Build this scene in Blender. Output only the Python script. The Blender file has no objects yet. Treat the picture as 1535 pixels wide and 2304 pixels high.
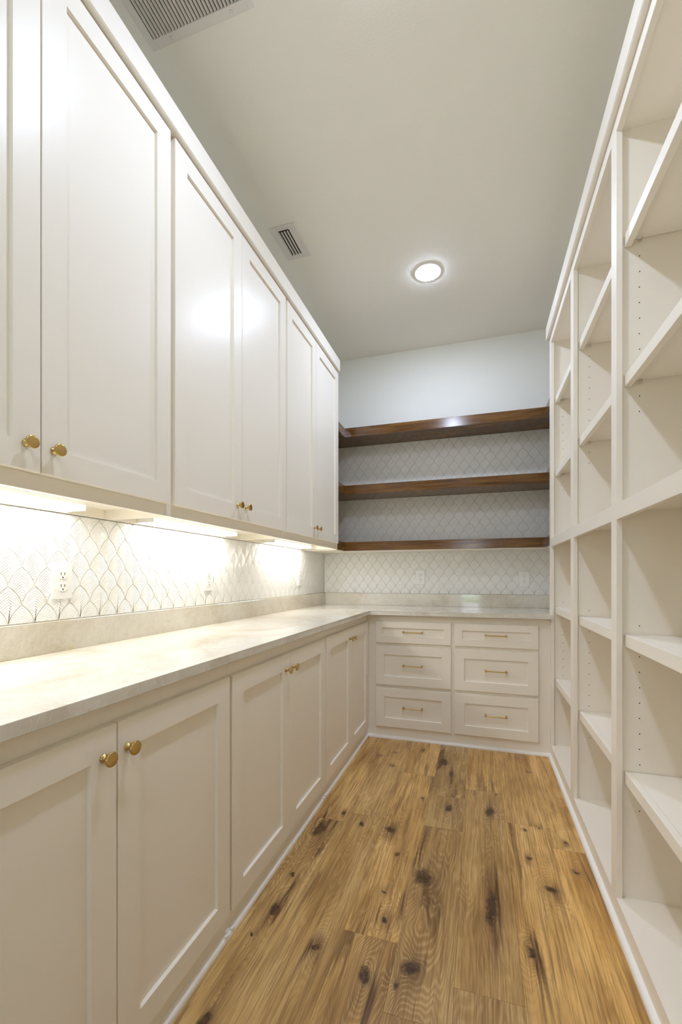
import bpy, bmesh, math, random
from mathutils import Vector

random.seed(7)
SC = bpy.context.scene
COL = SC.collection

# ------------------------------------------------------------------ camera
cam_data = bpy.data.cameras.new('camera')
cam = bpy.data.objects.new('camera', cam_data)
COL.objects.link(cam)
cam.location = (0, 0, 1.157)
cam.rotation_euler = (math.pi / 2, 0, 0.3075)
cam_data.sensor_fit = 'HORIZONTAL'
cam_data.sensor_width = 36.0
cam_data.lens = 36.0 * 975.0 / 1535.0
cam_data.shift_y = (1297.2 - 1152.0) / 1535.0
cam_data.clip_start = 0.02
SC.camera = cam

# ------------------------------------------------------------------ world, exposure
world = bpy.data.worlds.new('world')
SC.world = world
world.use_nodes = True
wn = world.node_tree
wn.nodes.clear()
wo = wn.nodes.new('ShaderNodeOutputWorld')
wb = wn.nodes.new('ShaderNodeBackground')
wb.inputs['Color'].default_value = (0.75, 0.87, 1.0, 1)
wb.inputs['Strength'].default_value = 14.0
wn.links.new(wb.outputs[0], wo.inputs[0])
SC.view_settings.view_transform = 'Standard'
SC.view_settings.look = 'None'
SC.view_settings.exposure = 0.0
SC.view_settings.gamma = 1.0
SC.view_settings.use_curve_mapping = False
SC.cycles.max_bounces = 14
SC.cycles.diffuse_bounces = 10
SC.cycles.glossy_bounces = 5
SC.cycles.sample_clamp_indirect = 8.0

CEIL_LAMP = 248.0        # emission of the recessed lamp lens
REAR_LAMP = 235.0
BAR_LAMP = 24.0       # emission of the under-cabinet bars
CEIL_COL = (0.83, 0.96, 1.23)
BAR_COL = (1.0, 0.985, 0.93)

# ------------------------------------------------------------------ key dimensions (metres)
XW, XT = -1.319, -1.313            # left wall, left tile face
YW, YT = 3.646, 3.640              # back wall, back tile face
XR = 0.750                         # right wall
YF = -3.00                         # wall behind the camera
ZC = 3.057                         # ceiling
Y0 = -0.66                         # near end of the fitted furniture
XBF, XBD = -0.774, -0.755          # base frame and door face
XUF, XUD = -1.031, -1.012          # upper frame and door face
YDF, YDD = 3.064, 3.045            # drawer cabinet frame and drawer face
XK = 0.441                         # bookcase front
ZTOP = 0.914


# ------------------------------------------------------------------ materials
class NT:
    def __init__(s, name):
        s.m = bpy.data.materials.new(name)
        s.m.use_nodes = True
        s.t = s.m.node_tree
        s.b = s.t.nodes['Principled BSDF']

    def n(s, kind, **kw):
        nd = s.t.nodes.new('ShaderNode' + kind)
        for k, v in kw.items():
            setattr(nd, k, v)
        return nd

    def l(s, a, b):
        s.t.links.new(a, b)

    def val(s, sock, v):
        if hasattr(v, 'is_linked') or isinstance(v, bpy.types.NodeSocket):
            s.l(v, sock)
        else:
            sock.default_value = v

    def math(s, op, a, b=0.0, c=None, clamp=False):
        nd = s.n('Math', operation=op, use_clamp=clamp)
        s.val(nd.inputs[0], a)
        s.val(nd.inputs[1], b)
        if c is not None:
            s.val(nd.inputs[2], c)
        return nd.outputs[0]

    def vmath(s, op, a, b=None):
        nd = s.n('VectorMath', operation=op)
        s.val(nd.inputs[0], a)
        if b is not None:
            s.val(nd.inputs[1], b)
        return nd.outputs['Value'] if op in ('LENGTH', 'DISTANCE', 'DOT_PRODUCT') else nd.outputs[0]

    def noise(s, vec, scale, detail=3.0, rough=0.5, dist=0.0):
        nd = s.n('TexNoise')
        if vec is not None:
            s.l(vec, nd.inputs['Vector'])
        nd.inputs['Scale'].default_value = scale
        nd.inputs['Detail'].default_value = detail
        nd.inputs['Roughness'].default_value = rough
        nd.inputs['Distortion'].default_value = dist
        return nd.outputs[0]

    def ramp(s, fac, stops):
        nd = s.n('ValToRGB')
        cr = nd.color_ramp
        cr.elements[0].position, cr.elements[0].color = stops[0][0], (*stops[0][1], 1)
        cr.elements[1].position, cr.elements[1].color = stops[1][0], (*stops[1][1], 1)
        for p, c in stops[2:]:
            e = cr.elements.new(p)
            e.color = (*c, 1)
        s.l(fac, nd.inputs[0])
        return nd.outputs[0]

    def mix(s, fac, a, b, mode='MIX'):
        nd = s.n('Mix', data_type='RGBA', blend_type=mode)
        s.val(nd.inputs[0], fac)
        s.val(nd.inputs[6], a)
        s.val(nd.inputs[7], b)
        return nd.outputs[2]

    def smooth(s, v, a, b):
        nd = s.n('MapRange', interpolation_type='SMOOTHSTEP')
        s.l(v, nd.inputs[0])
        nd.inputs[1].default_value = a
        nd.inputs[2].default_value = b
        return nd.outputs[0]

    def bump(s, h, strength=0.2, dist=0.001):
        nd = s.n('Bump')
        nd.inputs['Strength'].default_value = strength
        nd.inputs['Distance'].default_value = dist
        s.l(h, nd.inputs['Height'])
        s.l(nd.outputs[0], s.b.inputs['Normal'])

    def pos(s):
        return s.n('NewGeometry').outputs['Position']


def plain(name, col, rough=0.5, metal=0.0, spec=0.5):
    k = NT(name)
    k.b.inputs['Base Color'].default_value = (*col, 1)
    k.b.inputs['Roughness'].default_value = rough
    k.b.inputs['Metallic'].default_value = metal
    k.b.inputs['Specular IOR Level'].default_value = spec
    return k


def mat_paint(name, col, rough, brush=True):
    k = plain(name, col, rough, spec=0.20)
    p = k.pos()
    sv = k.vmath('MULTIPLY', p, (1.0, 1.0, 0.06))
    n1 = k.noise(sv, 180.0, 2.0)
    n2 = k.noise(p, 6.0, 2.0)
    k.l(k.math('ADD', k.math('MULTIPLY', n2, 0.08), rough - 0.04), k.b.inputs['Roughness'])
    if brush:
        k.bump(n1, 0.05, 0.0006)
    return k.m


def mat_wall(name, col, scale=260.0, strength=0.35):
    k = plain(name, col, 0.75, spec=0.3)
    n1 = k.noise(k.pos(), scale, 3.0, 0.6)
    k.bump(n1, strength, 0.0012)
    return k.m


def mat_stone(name):
    k = plain(name, (0.8, 0.78, 0.7), 0.06)
    p = k.pos()
    w = k.noise(p, 2.6, 5.0, 0.6, 1.2)
    base = k.ramp(w, [(0.30, (0.56, 0.50, 0.39)), (0.72, (0.76, 0.735, 0.67)), (0.5, (0.68, 0.64, 0.56))])
    v = k.noise(k.vmath('MULTIPLY', p, (1.0, 1.6, 1.0)), 7.0, 6.0, 0.65, 2.4)
    vein = k.math('ABSOLUTE', k.math('SUBTRACT', v, 0.5))
    vm = k.math('SUBTRACT', 1.0, k.smooth(vein, 0.0, 0.035))
    c = k.mix(k.math('MULTIPLY', vm, 0.30), base, (0.82, 0.80, 0.75, 1))
    f = k.noise(p, 60.0, 5.0, 0.7, 1.0)
    fm = k.smooth(f, 0.52, 0.72)
    c = k.mix(k.math('MULTIPLY', fm, 0.35), c, (0.45, 0.38, 0.27, 1))
    y = k.noise(p, 9.0, 2.0, 0.5, 0.4)
    ym = k.smooth(y, 0.70, 0.78)
    c = k.mix(k.math('MULTIPLY', ym, 0.5), c, (0.62, 0.45, 0.16, 1))
    k.l(c, k.b.inputs['Base Color'])
    return k.m


def mat_tile():
    # white glazed tile, pressed with nested pointed arches; UV holds metres from the tile's tip
    k = plain('white_glazed_tile', (0.86, 0.85, 0.825), 0.10)
    uv = k.n('TexCoord').outputs['UV']
    sp = k.n('SeparateXYZ')
    k.l(uv, sp.inputs[0])
    a = k.math('MINIMUM', k.math('DIVIDE', k.math('ABSOLUTE', sp.outputs[0]), TW / 2), 1.0)
    a4 = k.math('POWER', a, 4.0)
    F = k.math('ADD', k.math('MULTIPLY', a, 0.51), k.math('MULTIPLY', a4, 0.49))
    wv = k.math('ADD', sp.outputs[1], k.math('MULTIPLY', F, TP))
    wob = k.math('MULTIPLY', k.noise(k.pos(), 90.0, 2.0), 0.0022)
    ph = k.math('MULTIPLY', k.math('ADD', wv, wob), 2 * math.pi / 0.0082)
    rib = k.math('SINE', ph)
    k.bump(rib, 0.60, 0.0013)
    n = k.noise(k.pos(), 14.0, 2.0)
    c = k.ramp(n, [(0.3, (0.86, 0.855, 0.83)), (0.7, (0.90, 0.895, 0.875))])
    k.l(c, k.b.inputs['Base Color'])
    return k.m


def mat_dark_wood():
    k = plain('walnut_stained_wood', (0.12, 0.05, 0.02), 0.16)
    p = k.pos()
    s = k.vmath('MULTIPLY', p, (0.5, 2.5, 9.0))
    n = k.noise(s, 5.0, 5.0, 0.6, 0.8)
    f = k.noise(k.vmath('MULTIPLY', p, (2.0, 20.0, 60.0)), 8.0, 3.0)
    c = k.ramp(n, [(0.30, (0.062, 0.025, 0.006)), (0.72, (0.250, 0.118, 0.028)), (0.5, (0.145, 0.064, 0.015))])
    c = k.mix(k.math('MULTIPLY', f, 0.35), c, (0.05, 0.02, 0.008, 1))
    k.l(c, k.b.inputs['Base Color'])
    k.bump(f, 0.06, 0.0005)
    return k.m


KNOTS = [(-.206, 2.771, 30, 46), (.053, 2.254, 26, 60), (-.201, 1.682, 40, 46), (.045, 1.60, 20, 95), (.259, 1.757, 24, 22),
         (.154, 1.446, 17, 24), (.199, 1.929, 15, 18), (.201, 2.139, 13, 9), (.267, 2.175, 13, 9), (.359, 2.089, 12, 14),
         (-.281, 2.278, 9, 18), (-.143, 2.228, 14, 52), (-.192, 1.289, 32, 26), (.366, 1.90, 18, 16), (-.696, 1.871, 28, 70),
         (-.691, 1.548, 15, 18), (-.676, 1.366, 17, 30), (-.384, 1.956, 22, 26), (-.324, 1.793, 13, 18), (-.329, 1.564, 15, 13),
         (-.304, 1.433, 14, 18), (-.315, 1.218, 20, 34), (-.484, 1.272, 22, 22), (-.70, 1.25, 10, 12), (-.629, 2.018, 16, 16),
         (-.222, 1.231, 10, 16), (-.68, .96, 14, 50), (-.521, 2.826, 16, 9), (-.60, 2.75, 12, 9), (-.50, 2.62, 22, 12),
         (-.345, 2.92, 10, 8), (.28, 2.78, 14, 8), (.06, .78, 20, 40), (-.33, .55, 24, 40), (.2, .35, 22, 26), (-.15, 2.62, 12, 50),
         (-.52, 1.97, 14, 20), (-.55, .42, 22, 50)]


def mat_floor():
    k = plain('oak_plank', (0.4, 0.25, 0.1), 0.36)
    p = k.pos()
    rnd = k.n('ObjectInfo').outputs['Random']
    comb = k.n('CombineXYZ')
    k.l(k.math('MULTIPLY', rnd, 31.0), comb.inputs[0])
    k.l(k.math('MULTIPLY', rnd, 17.0), comb.inputs[1])
    k.l(k.math('MULTIPLY', rnd, 53.0), comb.inputs[2])
    q = k.vmath('ADD', p, comb.outputs[0])
    flat = k.vmath('MULTIPLY', p, (1, 1, 0))

    def warp(scale, amp, detail=3.0):
        w = k.n('TexNoise')
        k.l(p, w.inputs['Vector'])
        w.inputs['Scale'].default_value = scale
        w.inputs['Detail'].default_value = detail
        w.inputs['Roughness'].default_value = 0.6
        return k.vmath('MULTIPLY', k.vmath('SUBTRACT', w.outputs['Color'], (0.5, 0.5, 0.5)), amp)
    fw = k.vmath('ADD', k.vmath('ADD', flat, warp(14.0, (0.040, 0.085, 0.0))), warp(70.0, (0.012, 0.026, 0.0)))
    fs = k.vmath('ADD', flat, warp(9.0, (0.030, 0.050, 0.0), 1.0))
    dmin = smin = None
    for x, y, ax, ay in KNOTS:
        kk = 1.10 if ax * ay > 500 else 0.85
        sc = (1000.0 / (ax * kk), 1000.0 / (ay * kk), 0)
        d = k.vmath('LENGTH', k.vmath('MULTIPLY', k.vmath('SUBTRACT', fw, (x, y, 0)), sc))
        e = k.vmath('LENGTH', k.vmath('MULTIPLY', k.vmath('SUBTRACT', fs, (x, y, 0)), (1000.0 / (ax * kk * 1.35), 1000.0 / (ay * kk * 2.6), 0)))
        dmin = d if dmin is None else k.math('MINIMUM', dmin, d)
        smin = e if smin is None else k.math('SMOOTH_MIN', smin, e, 0.5)
    near = k.math('POWER', 2.718, k.math('MULTIPLY', smin, -0.55))
    # growth rings bend round the knots; long cathedral figure elsewhere
    g = k.noise(k.vmath('MULTIPLY', q, (5.2, 0.75, 1.0)), 1.6, 2.0, 0.45, 0.35)
    field = k.math('ADD', k.math('MULTIPLY', g, 190.0), k.math('MULTIPLY', near, 85.0))
    ring = k.math('MULTIPLY', k.math('ADD', k.math('SINE', field), 1.0), 0.5)
    fine = k.noise(k.vmath('MULTIPLY', q, (190.0, 5.0, 1.0)), 1.0, 4.0, 0.65)
    med = k.noise(k.vmath('MULTIPLY', q, (40.0, 1.8, 1.0)), 1.0, 4.0, 0.6, 0.4)
    big = k.noise(k.vmath('MULTIPLY', q, (8.0, 1.1, 1.0)), 1.0, 3.0, 0.5, 0.7)
    blotch = k.noise(k.vmath('MULTIPLY', q, (9.0, 3.6, 1.0)), 1.0, 2.0, 0.5, 0.8)
    tone = k.math('ADD', k.math('ADD', k.math('MULTIPLY', big, 0.45), k.math('MULTIPLY', med, 0.30)), k.math('MULTIPLY', blotch, 0.25))
    c = k.ramp(tone, [(0.34, (0.240, 0.120, 0.033)), (0.66, (0.820, 0.570, 0.250)), (0.44, (0.460, 0.270, 0.085)),
                      (0.54, (0.650, 0.415, 0.155))])
    c = k.mix(1.0, c, k.n('ObjectInfo').outputs['Color'], 'MULTIPLY')
    figure = k.smooth(k.noise(k.vmath('MULTIPLY', q, (4.0, 1.2, 1.0)), 1.0, 2.0), 0.40, 0.60)
    vis = k.math('ADD', k.math('MULTIPLY', near, 0.75), k.math('MULTIPLY', figure, 0.32), clamp=True)
    c = k.mix(k.math('MULTIPLY', k.smooth(ring, 0.60, 1.0), k.math('MULTIPLY', vis, 0.42)), c, (0.86, 0.66, 0.36, 1))
    c = k.mix(k.math('MULTIPLY', k.math('SUBTRACT', 1.0, k.smooth(ring, 0.0, 0.40)), k.math('MULTIPLY', vis, 0.40)), c, (0.24, 0.115, 0.030, 1))
    c = k.mix(k.math('MULTIPLY', k.smooth(fine, 0.44, 0.64), 0.60), c, (0.23, 0.12, 0.040, 1))
    streak = k.noise(k.vmath('MULTIPLY', q, (19.0, 1.4, 1.0)), 1.0, 4.0, 0.6, 0.9)
    sm = k.math('MULTIPLY', k.smooth(streak, 0.53, 0.68), k.math('ADD', 0.26, k.math('MULTIPLY', near, 1.5)), clamp=True)
    c = k.mix(sm, c, (0.100, 0.040, 0.012, 1))
    halo = k.math('MULTIPLY', k.math('SUBTRACT', 1.0, k.smooth(smin, 0.2, 1.7)), k.math('MULTIPLY', k.smooth(med, 0.38, 0.60), 0.80))
    c = k.mix(halo, c, (0.150, 0.068, 0.020, 1))
    core = k.math('MULTIPLY', k.math('SUBTRACT', 1.0, k.smooth(dmin, 0.40, 1.15)), 0.93)
    crack = k.smooth(k.noise(k.vmath('MULTIPLY', p, (1.6, 1, 0)), 70.0, 3.0, 0.6, 1.0), 0.50, 0.62)
    corec = k.mix(crack, (0.040, 0.017, 0.007, 1), (0.15, 0.072, 0.026, 1))
    c = k.mix(core, c, corec)
    k.l(c, k.b.inputs['Base Color'])
    k.l(k.math('ADD', k.math('MULTIPLY', fine, 0.16), 0.30), k.b.inputs['Roughness'])
    k.bump(k.math('ADD', fine, k.math('MULTIPLY', ring, 0.5)), 0.14, 0.0005)
    return k.m


def mat_emit(name, col, strength):
    k = NT(name)
    k.b.inputs['Base Color'].default_value = (0.9, 0.9, 0.9, 1)
    k.b.inputs['Emission Color'].default_value = (*col, 1)
    k.b.inputs['Emission Strength'].default_value = strength
    return k.m


TW, TP = 0.0800, 0.0573            # tile width and course height

M = {}
M['cab'] = mat_paint('cabinet_paint', (0.850, 0.798, 0.705), 0.34)
M['shelf'] = mat_paint('shelf_paint', (0.850, 0.798, 0.705), 0.40)
M['trim'] = mat_paint('trim_paint', (0.86, 0.84, 0.80), 0.32)
M['raw'] = mat_paint('cabinet_underside_paint', (0.84, 0.79, 0.69), 0.45, False)
M['wall'] = mat_wall('wall_paint', (0.820, 0.825, 0.785))
M['ceil'] = mat_wall('ceiling_paint', (0.86, 0.845, 0.775), 150.0, 0.55)
M['grout'] = mat_wall('grout', (0.66, 0.61, 0.48), 500.0, 0.3)
M['stone'] = mat_stone('quartzite')
M['tile'] = mat_tile()
M['wood'] = mat_dark_wood()
M['floor'] = mat_floor()
M['sub'] = plain('underlay', (0.16, 0.10, 0.05), 0.8).m
M['brass'] = None
kb = plain('brushed_brass', (0.56, 0.395, 0.150), 0.30, 1.0)
kb.bump(kb.noise(kb.pos(), 900.0, 1.0), 0.04, 0.0003)
M['brass'] = kb.m
M['plate'] = plain('white_plastic', (0.82, 0.82, 0.81), 0.25).m
M['hole'] = plain('drilled_hole', (0.07, 0.045, 0.025), 0.9).m
M['dark'] = plain('dark_opening', (0.012, 0.011, 0.010), 0.9).m
M['metal'] = mat_paint('vent_enamel', (0.74, 0.72, 0.68), 0.40, False)
M['screw'] = plain('screw_steel', (0.70, 0.69, 0.66), 0.3, 0.6).m
M['glass'] = None
kg = plain('clear_glass', (1, 1, 1), 0.0)
kg.b.inputs['Transmission Weight'].default_value = 1.0
kg.b.inputs['IOR'].default_value = 1.45
M['glass'] = kg.m
kc = plain('clear_plastic', (0.97, 0.96, 0.92), 0.05)
kc.b.inputs['Transmission Weight'].default_value = 1.0
kc.b.inputs['IOR'].default_value = 1.25
M['clear'] = kc.m
M['grass'] = mat_wall('lawn_green', (0.12, 0.30, 0.06), 30.0, 0.5)
M['lamp'] = mat_emit('lamp_lens', CEIL_COL, CEIL_LAMP)
M['lamprear'] = mat_emit('lamp_lens_rear', CEIL_COL, REAR_LAMP)
M['bar'] = mat_emit('bar_lens', BAR_COL, BAR_LAMP)
M['lampoff'] = plain('lamp_housing', (0.82, 0.82, 0.80), 0.35).m


# ------------------------------------------------------------------ mesh helpers
def box(bm, x0, x1, y0, y1, z0, z1):
    if x0 > x1: x0, x1 = x1, x0
    if y0 > y1: y0, y1 = y1, y0
    if z0 > z1: z0, z1 = z1, z0
    v = [bm.verts.new(c) for c in ((x0, y0, z0), (x1, y0, z0), (x1, y1, z0), (x0, y1, z0),
                                   (x0, y0, z1), (x1, y0, z1), (x1, y1, z1), (x0, y1, z1))]
    for f in ((0, 3, 2, 1), (4, 5, 6, 7), (0, 1, 5, 4), (1, 2, 6, 5), (2, 3, 7, 6), (3, 0, 4, 7)):
        bm.faces.new([v[i] for i in f])


def bxm(*b, bev=0.0):
    bm = bmesh.new()
    for q in b:
        box(bm, *q)
    if bev:
        bmesh.ops.bevel(bm, geom=list(bm.edges), offset=bev, segments=1, affect='EDGES')
    return bm


def link(name, bm, mat, parent=None, origin=(0, 0, 0), smooth=False):
    """bm in world coordinates; the object's origin is put at `origin`."""
    o3 = Vector(origin)
    bmesh.ops.translate(bm, verts=bm.verts, vec=-o3)
    bmesh.ops.recalc_face_normals(bm, faces=bm.faces)
    me = bpy.data.meshes.new(name)
    bm.to_mesh(me)
    bm.free()
    if mat is not None:
        me.materials.append(mat)
    if smooth:
        for p in me.polygons:
            p.use_smooth = True
    o = bpy.data.objects.new(name, me)
    COL.objects.link(o)
    place(o, parent, o3)
    return o


def wpos(o):
    p = Vector(o.location)
    while o.parent:
        o = o.parent
        p += Vector(o.location)
    return p


def place(o, parent, w):
    if parent:
        o.parent = parent
        o.location = Vector(w) - wpos(parent)
    else:
        o.location = w


def thing(name, loc, label, cat, group=None):
    o = bpy.data.objects.new(name, None)
    o.empty_display_size = 0.05
    COL.objects.link(o)
    o.location = loc
    o['label'] = label
    o['category'] = cat
    if group:
        o['group'] = group
    return o


def tag(o, label, cat, group=None):
    o['label'] = label
    o['category'] = cat
    if group:
        o['group'] = group
    return o


def struct(o):
    o['kind'] = 'structure'
    return o


def lathe(prof, org, axis, seg=28):
    """prof: list of (distance along axis, radius). axis 'x' (+X), '-y', '-z'."""
    bm = bmesh.new()
    rings = []
    for d, r in prof:
        ring = []
        for i in range(seg):
            a = 2 * math.pi * i / seg
            c, s = r * math.cos(a), r * math.sin(a)
            p = {'x': (d, c, s), '-y': (c, -d, s), '-z': (c, s, -d)}[axis]
            ring.append(bm.verts.new(Vector(org) + Vector(p)))
        rings.append(ring)
    for a, b in zip(rings, rings[1:]):
        for i in range(seg):
            bm.faces.new((a[i], a[(i + 1) % seg], b[(i + 1) % seg], b[i]))
    bm.faces.new(rings[0])
    bm.faces.new(rings[-1])
    return bm


def prism(bm, pts, z0, z1):
    lo = [bm.verts.new((x, y, z0)) for x, y in pts]
    hi = [bm.verts.new((x, y, z1)) for x, y in pts]
    n = len(pts)
    bm.faces.new(lo)
    bm.faces.new(hi)
    for i in range(n):
        bm.faces.new((lo[i], lo[(i + 1) % n], hi[(i + 1) % n], hi[i]))


def extrude_y(bm, prof, y0, y1):
    """prof: list of (x, z) swept along Y."""
    a = [bm.verts.new((x, y0, z)) for x, z in prof]
    b = [bm.verts.new((x, y1, z)) for x, z in prof]
    n = len(prof)
    bm.faces.new(a)
    bm.faces.new(b)
    for i in range(n):
        bm.faces.new((a[i], a[(i + 1) % n], b[(i + 1) % n], b[i]))


def extrude_x(bm, prof, x0, x1):
    a = [bm.verts.new((x0, y, z)) for y, z in prof]
    b = [bm.verts.new((x1, y, z)) for y, z in prof]
    n = len(prof)
    bm.faces.new(a)
    bm.faces.new(b)
    for i in range(n):
        bm.faces.new((a[i], a[(i + 1) % n], b[(i + 1) % n], b[i]))


# ------------------------------------------------------------------ room shell
PY0 = YF
sub = struct(link('floor', bxm((XW - .05, XR + .05, YF - .05, YW + .05, -0.06, -0.008)), M['sub']))
seams = [-1.13, -0.953, -0.777, -0.600, -0.420, -0.243, -0.065, 0.120, 0.299, 0.478]
joints = [[0.9, 2.1], [1.95, .75], [1.954, .754], [2.039, .839], [2.550, 1.357, .157], [2.341, 2.039, 1.131, -.07],
          [2.456, 1.259, .059], [2.179, .979, -.22], [2.033, .833]]
TINT = {(4, 1.36): .86, (5, 2.04): .88, (5, 2.34): .84, (5, 3.06): .84, (5, 1.13): .82, (3, 2.04): .92, (6, 2.46): .96, (6, 1.26): .84,
        (2, 1.95): .85, (4, 2.55): 1.10, (7, 2.18): 1.08, (7, 3.06): 1.02, (8, 3.06): 1.06, (8, 2.03): 1.05, (3, 3.06): 1.05}
WARM = {(8, 2.03): .03, (7, 2.18): .0, (5, 2.04): -.02, (5, 2.34): -.05, (5, 3.06): -.05, (4, 2.55): 0.0, (4, 1.36): .03}
for i in range(2, 9):
    a, b = seams[i], seams[i + 1]
    a, b = max(a, -0.775), min(b, 0.442)
    ys = sorted([YF] + [j for j in joints[i] if j < YDF] + [YDF])
    for y0, y1 in zip(ys, ys[1:]):
        bm = bxm((a + .0002, b - .0002, y0 + .0003, y1 - .0003, -0.008, 0.0), bev=0.0003)
        pl = link('plank', bm, M['floor'], sub, ((a + b) / 2, y0, 0))
        v = random.uniform(.88, 1.08)
        v *= TINT.get((i, round(y1, 2)), 1.0)
        w_ = WARM.get((i, round(y1, 2)), random.uniform(-.04, .04))
        pl.color = (v * (1.06 + w_), v * 1.02, v * (.92 - 2.0 * w_), 1)

struct(link('ceiling', bxm((XW - .05, XR + .05, YF - .05, YW + .05, ZC, ZC + 0.06)), M['ceil']))
wl = struct(link('wall_left', bxm((XW - .06, XW, YF, YW, 0, ZC)), M['wall']))
wbk = struct(link('wall_back', bxm((XW, XR, YW, YW + .06, 0, ZC)), M['wall']))
struct(link('wall_right', bxm((XR, XR + .06, YF, YW, 0, ZC)), M['wall']))
DX0, DX1, DZ = -0.575, 0.255, 2.04
struct(link('wall_front', bxm((XW - .06, DX0, YF - .10, YF, 0, ZC), (DX1, XR + .06, YF - .10, YF, 0, ZC),
                              (DX0, DX1, YF - .10, YF, DZ, ZC)), M['wall']))
# half-glazed door behind the camera (its daylight shows as a small reflection in the stone)
GX0, GX1, GZ0, GZ1 = -0.37, 0.01, 0.45, 1.90
d1 = struct(link('door_1', bxm((DX0 + .004, GX0, YF - .07, YF - .03, .006, DZ - .004), (GX1, DX1 - .004, YF - .07, YF - .03, .006, DZ - .004),
                               (GX0, GX1, YF - .07, YF - .03, .006, GZ0), (GX0, GX1, YF - .07, YF - .03, GZ1, DZ - .004)), M['trim']))
link('glass_pane', bxm((GX0, GX1, YF - .053, YF - .047, GZ0, GZ1)), M['glass'], d1)
bm = bmesh.new()
box(bm, DX0 - .08, DX0, YF, YF + .018, 0, DZ + .08)
box(bm, DX1, DX1 + .08, YF, YF + .018, 0, DZ + .08)
box(bm, DX0, DX1, YF, YF + .018, DZ, DZ + .08)
struct(link('trim_1', bm, M['trim']))
struct(link('lawn', bxm((-12, 12, -26, YF - .2, -.30, -.25)), M['grass']))

# shoe mouldings
SH = [(0, 0), (.016, 0), (.016, .006), (.0145, .012), (.011, .017), (.006, .020), (0, .021)]
bm = bmesh.new()
extrude_y(bm, [(XBF + x, z) for x, z in SH], Y0, YDF)
bl = struct(link('baseboard_left', bm, M['trim']))
bm = bmesh.new()
extrude_x(bm, [(YDF - y, z) for y, z in SH], XBF, XK)
struct(link('baseboard_back', bm, M['trim']))
bm = bmesh.new()
extrude_y(bm, [(XK - x, z) for x, z in SH], Y0, YDF)
struct(link('baseboard_right', bm, M['trim']))
for y in (1.225, 1.19, 2.12, 2.09):
    link('caulk_patch', bxm((XBF + .0008, XBF + .0172, y, y + .016, .010, .0225), bev=.002), M['plate'], bl, (XBF, y, 0.01))

# ------------------------------------------------------------------ scallop tiles
def bez(t):
    x = 2 * t * (1 - t) * .44 * TW + t * t * TW / 2
    z = -(2 * t * (1 - t) * .45 * TP + t * t * TP)
    return x, z


NS = 6
ARC = [bez(i / NS) for i in range(NS + 1)]          # tip -> right shoulder
OUT = list(ARC)                                     # right shoulder
OUT += [(TW / 2 - x, z - TP) for x, z in ARC[1:]]   # lower right edge, down to the foot
OUT += [(-(TW / 2 - x), z - TP) for x, z in reversed(ARC[1:-1])]
OUT += [(-x, z) for x, z in reversed(ARC[1:])]


def clip(poly, axis, lim, keep_less):
    out = []
    n = len(poly)
    for i in range(n):
        a, b = poly[i], poly[(i + 1) % n]
        ia = (a[axis] <= lim) if keep_less else (a[axis] >= lim)
        ib = (b[axis] <= lim) if keep_less else (b[axis] >= lim)
        if ia:
            out.append(a)
        if ia != ib:
            t = (lim - a[axis]) / (b[axis] - a[axis])
            out.append((a[0] + (b[0] - a[0]) * t, a[1] + (b[1] - a[1]) * t))
    return out


def area(p):
    return 0.5 * sum(p[i][0] * p[(i + 1) % len(p)][1] - p[(i + 1) % len(p)][0] * p[i][1] for i in range(len(p)))


def dedupe(p):
    q = []
    for v in p:
        if not q or math.hypot(v[0] - q[-1][0], v[1] - q[-1][1]) > 2e-4:
            q.append(v)
    while len(q) > 2 and math.hypot(q[0][0] - q[-1][0], q[0][1] - q[-1][1]) < 2e-4:
        q.pop()
    return q


def inset(poly, d):
    """move every edge inwards by d (mitred)."""
    n = len(poly)
    s = 1 if area(poly) > 0 else -1
    res = []
    for i in range(n):
        p0, p1, p2 = poly[i - 1], poly[i], poly[(i + 1) % n]
        e1 = Vector((p1[0] - p0[0], p1[1] - p0[1])).normalized()
        e2 = Vector((p2[0] - p1[0], p2[1] - p1[1])).normalized()
        n1 = Vector((-e1.y, e1.x)) * s
        n2 = Vector((-e2.y, e2.x)) * s
        m = n1 + n2
        if m.length < 1e-3:
            m = n1.copy()
        m.normalize()
        k = min(d / max(m.dot(n1), 0.35), 2.2 * d)
        res.append((p1[0] + m.x * k, p1[1] + m.y * k))
    return res


def tile_geo(bm, poly, uvl, f, off=(0, 0)):
    """f maps (u, w, out) to world; off = the tile's tip in the wall's (u, w)."""
    a = inset(poly, .0008)
    b = inset(poly, .0019)
    r0 = [(x, z, .0005) for x, z in a]
    r1 = [(x, z, .0045) for x, z in a]
    r2 = [(x, z, .0058) for x, z in b]
    V = [[bm.verts.new(f(x + off[0], z + off[1], o)) for x, z, o in r] for r in (r0, r1, r2)]
    L = [r0, r1, r2]
    n = len(a)
    for k in (0, 1):
        for i in range(n):
            j = (i + 1) % n
            fc = bm.faces.new((V[k][i], V[k][j], V[k + 1][j], V[k + 1][i]))
            for lp, src in zip(fc.loops, (L[k][i], L[k][j], L[k + 1][j], L[k + 1][i])):
                lp[uvl].uv = (src[0], src[1])
    fc = bm.faces.new(V[2])
    for lp, src in zip(fc.loops, r2):
        lp[uvl].uv = (src[0], src[1])


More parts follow.
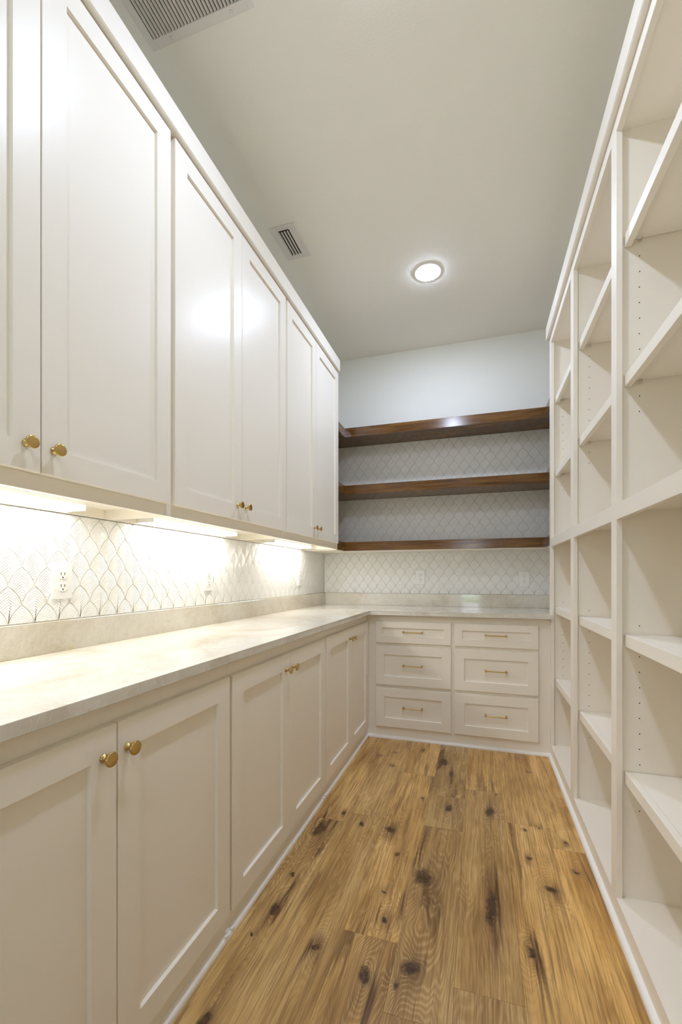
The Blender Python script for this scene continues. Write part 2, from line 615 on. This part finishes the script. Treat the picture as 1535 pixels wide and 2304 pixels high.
def tile_field(wall, regions, tip_u, tip_w, f, limit, stuff_name):
    """regions: (u0,u1,w0,w1) listed from the part shown largest on."""
    shared = None
    rest = bmesh.new()
    ruv = rest.loops.layers.uv.new('UVMap')
    count = 0
    nrest = 0
    done = set()
    for (u0, u1, w0, w1) in regions:
        r0 = int(math.floor((tip_w - w1) / TP)) - 2
        r1 = int(math.ceil((tip_w - w0) / TP)) + 1
        cells = []
        for r in range(r0, r1 + 1):
            w = tip_w - r * TP
            ou = tip_u + (TW / 2 if r % 2 else 0)
            c0 = int(math.floor((u0 - ou) / TW)) - 1
            c1 = int(math.ceil((u1 - ou) / TW)) + 1
            for c in range(c0, c1 + 1):
                cells.append((ou + c * TW, w))
        cells.sort(key=lambda q: q[0]) if wall.name.startswith('wall_left') else cells.sort(key=lambda q: (-q[1] if False else q[1]))
        for (u, w) in cells:
            key = (round(u, 4), round(w, 4), round(w0, 3), round(u0, 3))
            if key in done:
                continue
            done.add(key)
            full = u - TW / 2 >= u0 and u + TW / 2 <= u1 and w <= w1 and w - 2 * TP >= w0
            poly = OUT
            if not full:
                p = [(x + u, z + w) for x, z in OUT]
                for ax, lim, less in ((0, u1, True), (0, u0, False), (1, w1, True), (1, w0, False)):
                    if p:
                        p = clip(p, ax, lim, less)
                if len(p) < 3 or abs(area(p)) < 4e-5:
                    continue
                poly = dedupe([(x - u, z - w) for x, z in p])
                if len(poly) < 3:
                    continue
            if count >= limit:
                tile_geo(rest, poly, ruv, f, (u, w))
                nrest += 1
                continue
            count += 1
            tip = Vector(f(u, w, 0))
            if full and shared is not None:
                o = bpy.data.objects.new('tile', shared)
                COL.objects.link(o)
                place(o, wall, tip)
            else:
                bm = bmesh.new()
                uvl = bm.loops.layers.uv.new('UVMap')
                tile_geo(bm, poly, uvl, f, (u, w))
                o = link('tile', bm, M['tile'], wall, tip)
                if full:
                    shared = o.data
    if nrest:
        o = link(stuff_name, rest, M['tile'], wall)
        o['kind'] = 'stuff'
    else:
        rest.free()


link('grout', bxm((XW, XW + .0025, Y0, YT, 0.90, 1.366), (XW, XW + .0025, 3.16, YT, 1.366, 2.30)), M['grout'], wl)
link('grout', bxm((XW, XR, YT + .0035, YW, 0.90, 2.30)), M['grout'], wbk)
# left wall: tips measured at y = 1.155 + k*0.080, z = 1.357
tile_field(wl, [(0.30, YT, 1.014, 1.366), (Y0, 0.30, 1.014, 1.366)], 1.155, 1.357, lambda u, w, o: (XW + o, u, w), 290, 'tile_field')
# back wall: bottom band, then the two bands between the shelves
tile_field(wbk, [(XT, XR, 1.014, 1.362), (XT, XR, 1.430, 1.822), (XT, XR, 1.890, 2.287)], -1.111, 1.3565,
           lambda u, w, o: (u, YW - o, w), 300, 'tile_field')

# ------------------------------------------------------------------ shaker doors, drawers, hardware
def shaker(f, w, h, fr, t=.019, rec=.010, bev=.004):
    """door frame ring (without the panel). f maps (u, w, out) to world, out = 0 at the back of the door."""
    bm = bmesh.new()
    e = .0012
    loops = [
        [(0, 0, 0), (w, 0, 0), (w, h, 0), (0, h, 0)],
        [(0, 0, t - e), (w, 0, t - e), (w, h, t - e), (0, h, t - e)],
        [(e, e, t), (w - e, e, t), (w - e, h - e, t), (e, h - e, t)],
        [(fr, fr, t), (w - fr, fr, t), (w - fr, h - fr, t), (fr, h - fr, t)],
        [(fr + bev * .4, fr + bev * .4, t - rec), (w - fr - bev * .4, fr + bev * .4, t - rec),
         (w - fr - bev * .4, h - fr - bev * .4, t - rec), (fr + bev * .4, h - fr - bev * .4, t - rec)],
        [(fr + bev, fr + bev, 0), (w - fr - bev, fr + bev, 0), (w - fr - bev, h - fr - bev, 0), (fr + bev, h - fr - bev, 0)],
    ]
    V = [[bm.verts.new(f(*p)) for p in lp] for lp in loops]
    for a, b in zip(V, V[1:] + V[:1]):
        for i in range(4):
            bm.faces.new((a[i], a[(i + 1) % 4], b[(i + 1) % 4], b[i]))
    return bm


def panel(f, w, h, fr, t=.019, rec=.010):
    bm = bmesh.new()
    a = fr - .004
    P = [f(a, a, 0.003), f(w - a, h - a, t - rec)]
    box(bm, P[0][0], P[1][0], P[0][1], P[1][1], P[0][2], P[1][2])
    return bm


KNOB = [(0, .0085), (.002, .0095), (.004, .0088), (.006, .0058), (.010, .0046), (.015, .0050), (.018, .0080), (.0195, .0140),
        (.0205, .0152), (.0235, .0158), (.0255, .0150), (.0262, .0120)]


def knob(parent, org, axis):
    return link('knob', lathe(KNOB, org, axis, 28), M['brass'], parent, org, smooth=True)


def door(parent, f, org, w, h, fr, name='door'):
    d = link(name, shaker(f, w, h, fr), M['cab'], parent, org)
    link('panel', panel(f, w, h, fr), M['cab'], d, org)
    return d


# ---- upper cabinets
UZ0, UZ1 = 1.408, 2.694
uppers = [(-0.655, 0.303, [(-0.630, -0.176), (-0.173, 0.286)], 'white upper cabinet nearest the camera, mostly out of view'),
          (0.303, 1.258, [(0.322, 0.7810), (0.7845, 1.247)], 'off-white upper cabinet at the left edge of the picture, above the first light bar'),
          (1.258, 2.194, [(1.270, 1.7190), (1.7225, 2.183)], 'middle off-white upper cabinet with the ceiling lamp mirrored in its doors'),
          (2.194, 3.154, [(2.204, 2.6490), (2.6525, 3.122)], 'far off-white upper cabinet, next to the dark wood shelves')]
for y0, y1, doors, lab in uppers:
    t = thing('upper_cabinet', (XW, y0, 1.367), lab, 'cabinet', 'upper cabinets along the left wall')
    link('body', bxm((XT + .001, XUF - .019, y0 + .0005, y1 - .0005, 1.398, 2.70),
                     (XT + .001, XUF - .019, y0 + .0005, y0 + .0165, 1.367, 1.398),
                     (XT + .001, XUF - .019, y1 - .0165, y1 - .0005, 1.367, 1.398),
                     (XT + .001, XT + .019, y0 + .0165, y1 - .0165, 1.367, 1.398)), M['raw'], t, (XW, y0, 1.367))
    fy0, fy1 = y0, y1
    sw = .022
    bm = bxm((XUF - .019, XUF, fy0 + .0003, fy0 + sw, 1.367, 2.70), (XUF - .019, XUF, fy1 - sw, fy1 - .0003, 1.367, 2.70),
             (XUF - .019, XUF - .0012, fy0 + sw, fy1 - sw, 1.367, 1.425), (XUF - .019, XUF - .0012, fy0 + sw, fy1 - sw, 2.65, 2.70))
    link('face_frame', bm, M['cab'], t, (XUF, y0, 1.367))
    for i, (a, b) in enumerate(doors):
        org = (XUF, a, UZ0)
        f = (lambda a: (lambda u, w, o: (XUF + o, a + u, UZ0 + w)))(a)
        d = door(t, f, org, b - a, UZ1 - UZ0, .066)
        ky = b - .037 if i == 0 else a + .030
        knob(d, (XUD, ky, 1.471), 'x')

# crown mouldings on top of the cabinets
CR = [(0, 0), (.012, 0), (.016, .004), (.016, .084), (.012, .088), (0, .088)]
bm = bmesh.new()
extrude_y(bm, [(-1.022 - .03, 2.7015), (-.9995, 2.7015), (-.9955, 2.705), (-.9955, 2.785), (-.9985, 2.789), (-1.052, 2.789)], -0.655, 3.112)
tag(link('crown_molding', bm, M['cab'], None, (-1.02, -0.655, 2.7015)), 'flat white crown moulding on top of the left upper cabinets', 'molding')
bm = bmesh.new()
extrude_y(bm, [(.470, 2.7015), (.425, 2.7015), (.421, 2.705), (.421, 2.785), (.424, 2.789), (.470, 2.789)], Y0, 3.118)
tag(link('crown_molding', bm, M['shelf'], None, (.44, Y0, 2.7015)), 'flat white crown moulding along the top of the right-hand shelving', 'molding')

# ---- under-cabinet light bars
bars = [(-0.45, 0.16, 'white light bar under the nearest upper cabinet, out of view'),
        (0.477, 1.087, 'bright light bar under the upper cabinet at the left edge of the picture'),
        (1.400, 2.010, 'bright light bar under the middle upper cabinet, with its white end cap showing'),
        (2.463, 3.073, 'bright light bar under the far upper cabinet, nearest the room corner')]
for y0, y1, lab in bars:
    t = thing('light_bar', (-1.254, y0, 1.371), lab, 'light', 'under-cabinet light bars')
    x0, x1 = -1.292, -1.214
    link('housing', bxm((x0, x1, y0, y1, 1.387, 1.3975), (x0, x0 + .004, y0, y1, 1.371, 1.387)), M['lampoff'], t, (x0, y0, 1.371))
    link('end_cap', bxm((x0, x1, y0 - .003, y0, 1.3702, 1.3975), bev=.001), M['lampoff'], t, (x0, y0, 1.371))
    link('end_cap', bxm((x0, x1, y1, y1 + .003, 1.3702, 1.3975), bev=.001), M['lampoff'], t, (x0, y1, 1.371))
    bm = bmesh.new()
    extrude_y(bm, [(x0 + .004, 1.387), (x0 + .004, 1.372), (x1 - .006, 1.372), (x1, 1.377), (x1, 1.387)], y0, y1)
    link('lens', bm, M['bar'], t, (x0, y0, 1.371))

# ---- base cabinets
BZ0, BZ1 = .078, .837
bases = [(-0.655, 0.280, [(-0.640, -0.185), (-0.182, 0.268)], 'beige base cabinet nearest the camera, mostly out of view'),
         (0.280, 1.2155, [(0.300, 0.7560), (0.7590, 1.2085)], 'beige base cabinet at the lower left, with two large brass knobs'),
         (1.2155, 2.1195, [(1.2250, 1.6670), (1.6700, 2.1120)], 'middle beige base cabinet under the stone counter'),
         (2.1195, YDF, [(2.1270, 2.5920), (2.5945, 3.0160)], 'far beige base cabinet, meeting the drawers in the corner')]
for y0, y1, doors, lab in bases:
    t = thing('base_cabinet', (XW, y0, 0), lab, 'cabinet', 'base cabinets along the left wall')
    link('body', bxm((XW + .001, XBF - .019, y0 + .0005, y1 - .0005, 0.002, .885)), M['cab'], t, (XW, y0, 0))
    sw = .024 if y1 < 3 else .052
    bm = bxm((XBF - .019, XBF, y0 + .0002, y0 + .024, 0.0005, .8855), (XBF - .019, XBF, y1 - sw, y1 - .0002, 0.0005, .8855),
             (XBF - .019, XBF - .0004, y0 + .024, y1 - sw, 0.0005, .10), (XBF - .019, XBF - .0004, y0 + .024, y1 - sw, .80, .8855))
    link('face_frame', bm, M['cab'], t, (XBF, y0, 0))
    for i, (a, b) in enumerate(doors):
        org = (XBF, a, BZ0)
        f = (lambda a: (lambda u, w, o: (XBF + o, a + u, BZ0 + w)))(a)
        d = door(t, f, org, b - a, BZ1 - BZ0, .066)
        ky = b - .037 if i == 0 else a + .026
        knob(d, (XBD, ky, .774), 'x')

# ---- drawer cabinet across the back
t = thing('drawer_cabinet', (XBF, YDF, 0), 'beige cabinet of six drawers with brass bar pulls across the back', 'cabinet')
link('body', bxm((XBF + .001, XK - .0005, YDF + .019, YW - .001, .002, .885)), M['cab'], t, (XBF, YDF, 0))
DC = [(-.704, -.180), (-.154, .368)]
DR = [(.686, .838), (.386, .664), (.087, .363)]
bm = bxm((XBF + .0005, -.69, YDF, YDF + .019, .0005, .8855), (-.194, -.140, YDF, YDF + .019, .0005, .8855), (.354, XK - .0005, YDF, YDF + .019, .0005, .8855))
for x0, x1 in ((-.69, -.194), (-.140, .354)):
    for z0, z1 in ((.0005, .10), (.35, .40), (.65, .70), (.825, .8855)):
        box(bm, x0, x1, YDF + .0004, YDF + .019, z0, z1)
link('face_frame', bm, M['cab'], t, (XBF, YDF, 0))
HZ = [.765, .529, .232]
for (a, b) in DC:
    for (z0, z1), hz in zip(DR, HZ):
        org = (a, YDF, z0)
        f = (lambda a, z0: (lambda u, w, o: (a + u, YDF - o, z0 + w)))(a, z0)
        fr = .046 if z1 - z0 < .2 else .062
        d = link('drawer', shaker(f, b - a, z1 - z0, fr), M['cab'], t, org)
        link('panel', panel(f, b - a, z1 - z0, fr), M['cab'], d, org)
        hx = (a + b) / 2 + .002
        bm = bmesh.new()
        for s in (-1, 1):
            cx = hx + s * .064
            bmx = lathe([(0, .0062), (.002, .0066), (.004, .0052), (.020, .0052), (.022, .0070), (.034, .0070), (.036, .0055)],
                        (cx, YDD + .010, hz), '-y', 14)
            me = bpy.data.meshes.new('tmp')
            bmx.to_mesh(me)
            bmx.free()
            bm.from_mesh(me)
            bpy.data.meshes.remove(me)
        n0 = len(bm.verts)
        seg = 10
        rr = []
        for x in (hx - .070, hx + .070):
            rr.append([bm.verts.new((x, YDD - .019 + .0042 * math.cos(2 * math.pi * i / seg), hz + .0042 * math.sin(2 * math.pi * i / seg))) for i in range(seg)])
        for i in range(seg):
            bm.faces.new((rr[0][i], rr[0][(i + 1) % seg], rr[1][(i + 1) % seg], rr[1][i]))
        bm.faces.new(rr[0])
        bm.faces.new(rr[1])
        link('handle', bm, M['brass'], d, (hx, YDD, hz), smooth=False)

# ---- countertop and stone upstands
bm = bmesh.new()
prism(bm, [(XW + .001, Y0), (-.742, Y0), (-.742, 3.006), (XK - .0008, 3.006), (XK - .0008, YW - .004), (XW + .001, YW - .004)], .886, ZTOP)
bmesh.ops.bevel(bm, geom=[e for e in bm.edges], offset=.0018, segments=2, affect='EDGES')
tag(link('countertop', bm, M['stone'], None, (XW, Y0, .886)), 'L-shaped cream quartzite countertop over the base cabinets and drawers', 'countertop')
tag(link('countertop', bxm((XK - .0006, XR - .001, 3.106, YW - .004, .886, ZTOP)), M['stone'], None, (XK, 3.106, .886)),
    'short stone countertop end piece tucked behind the tall shelving', 'countertop')
tag(link('backsplash_slab', bxm((XW + .003, -1.293, Y0, 3.6195, ZTOP + .0003, 1.0135), bev=.0008), M['stone'], None, (-1.30, Y0, ZTOP)),
    'long low beige stone upstand along the left wall under the white tiles', 'backsplash')
tag(link('backsplash_slab', bxm((-1.310, XR - .002, 3.620, YT + .003, ZTOP + .0003, 1.0135), bev=.0008), M['stone'], None, (0, 3.62, ZTOP)),
    'short low stone upstand across the back wall behind the drawers', 'backsplash')

# ---- dark wooden wall shelves in the corner recess
shv = [(1.366, 1.437, 'lowest dark walnut shelf, just above the back outlets'),
       (1.824, 1.897, 'middle dark walnut shelf between the two bands of white tiles'),
       (2.289, 2.363, 'topmost dark walnut shelf, glossy, below the bare painted wall')]
for z0, z1, lab in shv:
    t = thing('wall_shelf', (-.29, 3.374, z0), lab, 'shelf', 'dark wooden shelves on the back wall')
    link('board', bxm((XT + .001, XR - .001, 3.374, YT, z0, z1), bev=.0012), M['wood'], t, (-.29, 3.374, z0))
    link('side_return', bxm((XT + .001, -1.037, 3.1548, 3.3735, z0, z1), bev=.0012), M['wood'], t, (-1.17, 3.16, z0))
    link('side_return', bxm((.455, XR - .001, 3.1065, 3.3735, z0, z1), bev=.0012), M['wood'], t, (.6, 3.16, z0))
    if z0 < 1.4:
        o = link('underside_panel', bxm((XT + .001, XR - .001, 3.379, YT, z0 - .005, z0 - .0003), (XT + .001, -1.042, 3.1548, 3.379, z0 - .005, z0 - .0003),
                                        (.460, XR - .001, 3.1065, 3.379, z0 - .005, z0 - .0003)), M['raw'], t, (-.29, 3.374, z0))
        o['label'] = 'cream painted underside panel'

# ------------------------------------------------------------------ built-in shelving on the right
t = thing('bookcase', (XK, Y0, 0), 'tall off-white built-in open shelving filling the right side', 'bookcase')
O = (XK, Y0, 0)
FT = .018
stiles = [(3.039, 3.103), (2.356, 2.425), (1.666, 1.725), (.972, 1.034), (.28, .342), (Y0, Y0 + .06)]
for y0, y1 in stiles:
    link('stile', bxm((XK, XK + FT, y0, y1, .0005, 2.7005), bev=.0008), M['shelf'], t, (XK, y0, 0))
bays = [(b[1], a[0]) for a, b in zip(stiles, stiles[1:])]
for y0, y1 in bays:
    link('top_rail', bxm((XK, XK + FT, y0, y1, 2.652, 2.7005)), M['shelf'], t, (XK, y0, 2.652))
    link('middle_rail', bxm((XK, XK + FT, y0, y1, 1.348, 1.401)), M['shelf'], t, (XK, y0, 1.348))
    link('toe_board', bxm((XK, XK + FT, y0, y1, .0005, .079)), M['shelf'], t, (XK, y0, 0))
XB = .741
divs = []
for y0, y1 in stiles:
    d0, d1 = y0 + .014, y1 - .014
    if y0 > 3:
        d0, d1 = 3.053, 3.1025
    if y0 < 0:
        d0, d1 = Y0 + .001, Y0 + .045
    divs.append((d0, d1))
    link('divider', bxm((XK + FT, XB, d0, d1, .0005, 2.70)), M['shelf'], t, (XK + FT, d0, 0))
for (a0, a1), (b0, b1) in zip(divs, divs[1:]):
    y0, y1 = b1, a0
    link('back_panel', bxm((XB - .006, XB, y0 + .0002, y1 - .0002, .079, 2.66)), M['shelf'], t, (XB, y0, 0))
    link('top_panel', bxm((XK + FT, XB, y0 + .0002, y1 - .0002, 2.66, 2.70)), M['shelf'], t, (XK, y0, 2.66))
    link('bottom_deck', bxm((XK + FT, XB - .006, y0 + .0002, y1 - .0002, .060, .0788)), M['shelf'], t, (XK, y0, .06))
    link('fixed_shelf', bxm((XK + FT, XB - .006, y0 + .0002, y1 - .0002, 1.380, 1.4005)), M['shelf'], t, (XK, y0, 1.38))
    for z0, z1 in ((2.262, 2.304), (1.793, 1.832), (.922, .962), (.464, .502)):
        s = link('shelf', bxm((.488, XB - .007, y0 + .003, y1 - .003, z1 - .020, z1)), M['shelf'], t, (XK, y0, z0))
        link('nosing', bxm((.468, .4878, y0 + .003, y1 - .003, z0, z1), bev=.0008), M['shelf'], s, (XK, y0, z0))
        for yy, e in ((y0, 1), (y1, -1)):
            ya, yb = sorted((yy + .0002 * e, yy + .011 * e))
            link('shelf_clip', bxm((.507, .518, ya, yb, z1 - .033, z1 - .0205), bev=.002), M['clear'], s, (.51, yy, z0))
    # rows of pin holes, seen as small dark dots
    bm = bmesh.new()
    zs = [1.708 + .0519 * i for i in range(0, 13) if 1.60 < 1.708 + .0519 * i < 2.26] + [.374 + .0515 * i for i in range(0, 13)]
    for yy, e in ((y0, 1), (y1, -1)):
        for xx in (.512, .690):
            for z in zs:
                if any(abs(z - (c - .006)) < .024 for c in (2.30, 1.82, .95, .49)):
                    continue
                jx = xx + random.uniform(-.0012, .0012)
                c = [bm.verts.new((jx + .0022 * math.cos(k * math.pi / 3), yy + .0003 * e, z + .0022 * math.sin(k * math.pi / 3))) for k in range(6)]
                c2 = [bm.verts.new((v.co.x, yy + .0000 * e, v.co.z)) for v in c]
                bm.faces.new(c)
                for k in range(6):
                    bm.faces.new((c[k], c[(k + 1) % 6], c2[(k + 1) % 6], c2[k]))
    o = link('pin_holes', bm, M['hole'], t, (XK, y0, 0))
    o['kind'] = 'stuff'

# ------------------------------------------------------------------ outlets
def outlet(u, w, f, axis, lab):
    """f maps (u, w, out) to world, out measured from the tile face."""
    c = Vector(f(u, w, 0))
    t = thing('outlet', c, lab, 'outlet', 'white duplex outlets in the tiles')

    def b(u0, u1, w0, w1, o0, o1):
        p, q = f(u + u0, w + w0, o0), f(u + u1, w + w1, o1)
        return (p[0], q[0], p[1], q[1], p[2], q[2])
    link('cover_plate', bxm(b(-.0375, .0375, -.0595, .0595, .0002, .006), bev=.0022), M['plate'], t, c)
    for s in (1, -1):
        zc = s * .0195
        bm = bmesh.new()
        pts = []
        for k in range(24):
            a = 2 * math.pi * k / 24
            pts.append((.0172 * math.cos(a), max(-.0135, min(.0135, .0172 * math.sin(a))) + zc))
        v0 = [bm.verts.new(f(u + x, w + z, .004)) for x, z in pts]
        v1 = [bm.verts.new(f(u + x, w + z, .0072)) for x, z in pts]
        v2 = [bm.verts.new(f(u + x * .95, w + zc + (z - zc) * .95, .0080)) for x, z in pts]
        bm.faces.new(v2)
        for A, B in ((v0, v1), (v1, v2)):
            for i in range(24):
                bm.faces.new((A[i], A[(i + 1) % 24], B[(i + 1) % 24], B[i]))
        r = link('receptacle', bm, M['plate'], t, f(u, w + zc, 0))
        sb = bmesh.new()
        for x in (-.0064, .0064):
            box(sb, *b(x - .0011, x + .0011, zc - .001, zc + .008, .0075, .0083))
        pts = [(.0026 * math.cos(k * math.pi / 4), -.0085 + .0026 * math.sin(k * math.pi / 4)) for k in range(8)]
        va = [sb.verts.new(f(u + x, w + zc + z, .0075)) for x, z in pts]
        vb = [sb.verts.new(f(u + x, w + zc + z, .0083)) for x, z in pts]
        sb.faces.new(vb)
        for i in range(8):
            sb.faces.new((va[i], va[(i + 1) % 8], vb[(i + 1) % 8], vb[i]))
        link('slots', sb, M['dark'], r, f(u, w + zc, 0))
    link('screw', lathe([(0, .0028), (.0012, .0026)], f(u, w, .0058), axis, 12), M['plate'], t, f(u, w, .0058))


fl = lambda u, w, o: (XT + o, u, w)
fb = lambda u, w, o: (u, YT - o, w)
outlet(1.083, 1.143, fl, 'x', 'white duplex outlet nearest the camera, low on the left wall')
outlet(1.895, 1.144, fl, 'x', 'white duplex outlet midway along the left wall tiles')
outlet(3.077, 1.145, fl, 'x', 'white outlet at the far end of the left wall, near the corner')
outlet(-.462, 1.150, fb, '-y', 'white duplex outlet on the back wall, left of the two')
outlet(.338, 1.138, fb, '-y', 'white duplex outlet on the back wall, next to the tall shelving')

# ------------------------------------------------------------------ ceiling lamps and vents
for y, lab in ((2.741, 'round lit recessed ceiling lamp'), (1.20, 'round ceiling lamp above the near shelving, outside the frame'),
               (-.34, 'round ceiling lamp just behind the camera')):
    t = thing('ceiling_lamp', (-.302, y, ZC), lab, 'lamp', 'recessed ceiling lamps')
    link('trim_ring', lathe([(0, .083), (.002, .083), (.005, .079), (.0055, .069), (.0, .069)], (-.302, y, ZC - .0002), '-z', 40), M['plate'], t,
         (-.302, y, ZC), smooth=False)
    link('lens', lathe([(.0050, .0705), (.008, .067), (.0095, .055), (.0105, .035), (.011, .010)], (-.302, y, ZC - .0004), '-z', 40), M['lamp'] if y > 0 else M['lamprear'], t,
         (-.302, y, ZC), smooth=True)

t = thing('return_grille', (-.914, 1.287, ZC), 'large louvred return air grille on the ceiling at the top edge', 'vent')
gx0, gx1, gy0, gy1 = -1.118, -.708, .62, 1.287
ix0, ix1, iy0, iy1 = -1.094, -.732, .645, 1.257
link('frame', bxm((gx0, ix0, gy0, gy1, ZC - .007, ZC - .0004), (ix1, gx1, gy0, gy1, ZC - .007, ZC - .0004),
                  (ix0, ix1, gy0, iy0, ZC - .007, ZC - .0004), (ix0, ix1, iy1, gy1, ZC - .007, ZC - .0004), bev=.001), M['metal'], t, (gx0, gy1, ZC))
link('backing', bxm((ix0, ix1, iy0, iy1, ZC - .0012, ZC - .0003)), M['dark'], t, (gx0, gy1, ZC))
first = None
n = 28
for i in range(n):
    x = ix0 + (i + .5) * (ix1 - ix0) / n
    if first is None:
        bm = bmesh.new()
        extrude_y(bm, [(x + .0046, ZC - .0014), (x + .0055, ZC - .0014), (x - .0006, ZC - .0072), (x - .0012, ZC - .0080), (x - .0020, ZC - .0076)], iy0 + .0005, iy1 - .0005)
        first = link('louver', bm, M['metal'], t, (x, iy0, ZC))
    else:
        o = first.copy()
        COL.objects.link(o)
        o.location.x = first.location.x + (x - (ix0 + .5 * (ix1 - ix0) / n))
for x, y in ((-1.03, 1.272), (-.79, 1.272)):
    link('screw', lathe([(0, .0055), (.0015, .005), (.0025, .002)], (x, y, ZC - .007), '-z', 12), M['screw'], t, (x, y, ZC), smooth=True)

t = thing('air_register', (-1.018, 2.26, ZC), 'small ceiling air register with four dark slots beside the upper cabinets', 'vent')
rx0, rx1, ry0, ry1 = -1.093, -.943, 2.136, 2.385
sx0, sx1, sy0, sy1 = -1.052, -.984, 2.172, 2.352
link('frame', bxm((rx0, sx0, ry0, ry1, ZC - .006, ZC - .0004), (sx1, rx1, ry0, ry1, ZC - .006, ZC - .0004),
                  (sx0, sx1, ry0, sy0, ZC - .006, ZC - .0004), (sx0, sx1, sy1, ry1, ZC - .006, ZC - .0004), bev=.0015), M['metal'], t, (rx0, ry0, ZC))
link('backing', bxm((sx0, sx1, sy0, sy1, ZC - .0012, ZC - .0003)), M['dark'], t, (sx0, sy0, ZC))
for i in range(5):
    x = sx0 + i * (sx1 - sx0) / 4
    bm = bmesh.new()
    extrude_y(bm, [(x + .0020, ZC - .0014), (x + .0040, ZC - .0014), (x - .0008, ZC - .0078), (x - .0030, ZC - .0078)], sy0 + .0004, sy1 - .0004)
    link('vane', bm, M['metal'], t, (x, sy0, ZC))
link('damper_lever', bxm((sx0 + .004, sx1 - .006, sy0 - .008, sy0 - .004, ZC - .0085, ZC - .0058)), M['dark'], t, (sx0, sy0, ZC))
for y in (2.150, 2.370):
    link('screw', lathe([(0, .0035), (.0015, .003)], (-1.018, y, ZC - .006), '-z', 10), M['screw'], t, (-1.018, y, ZC))
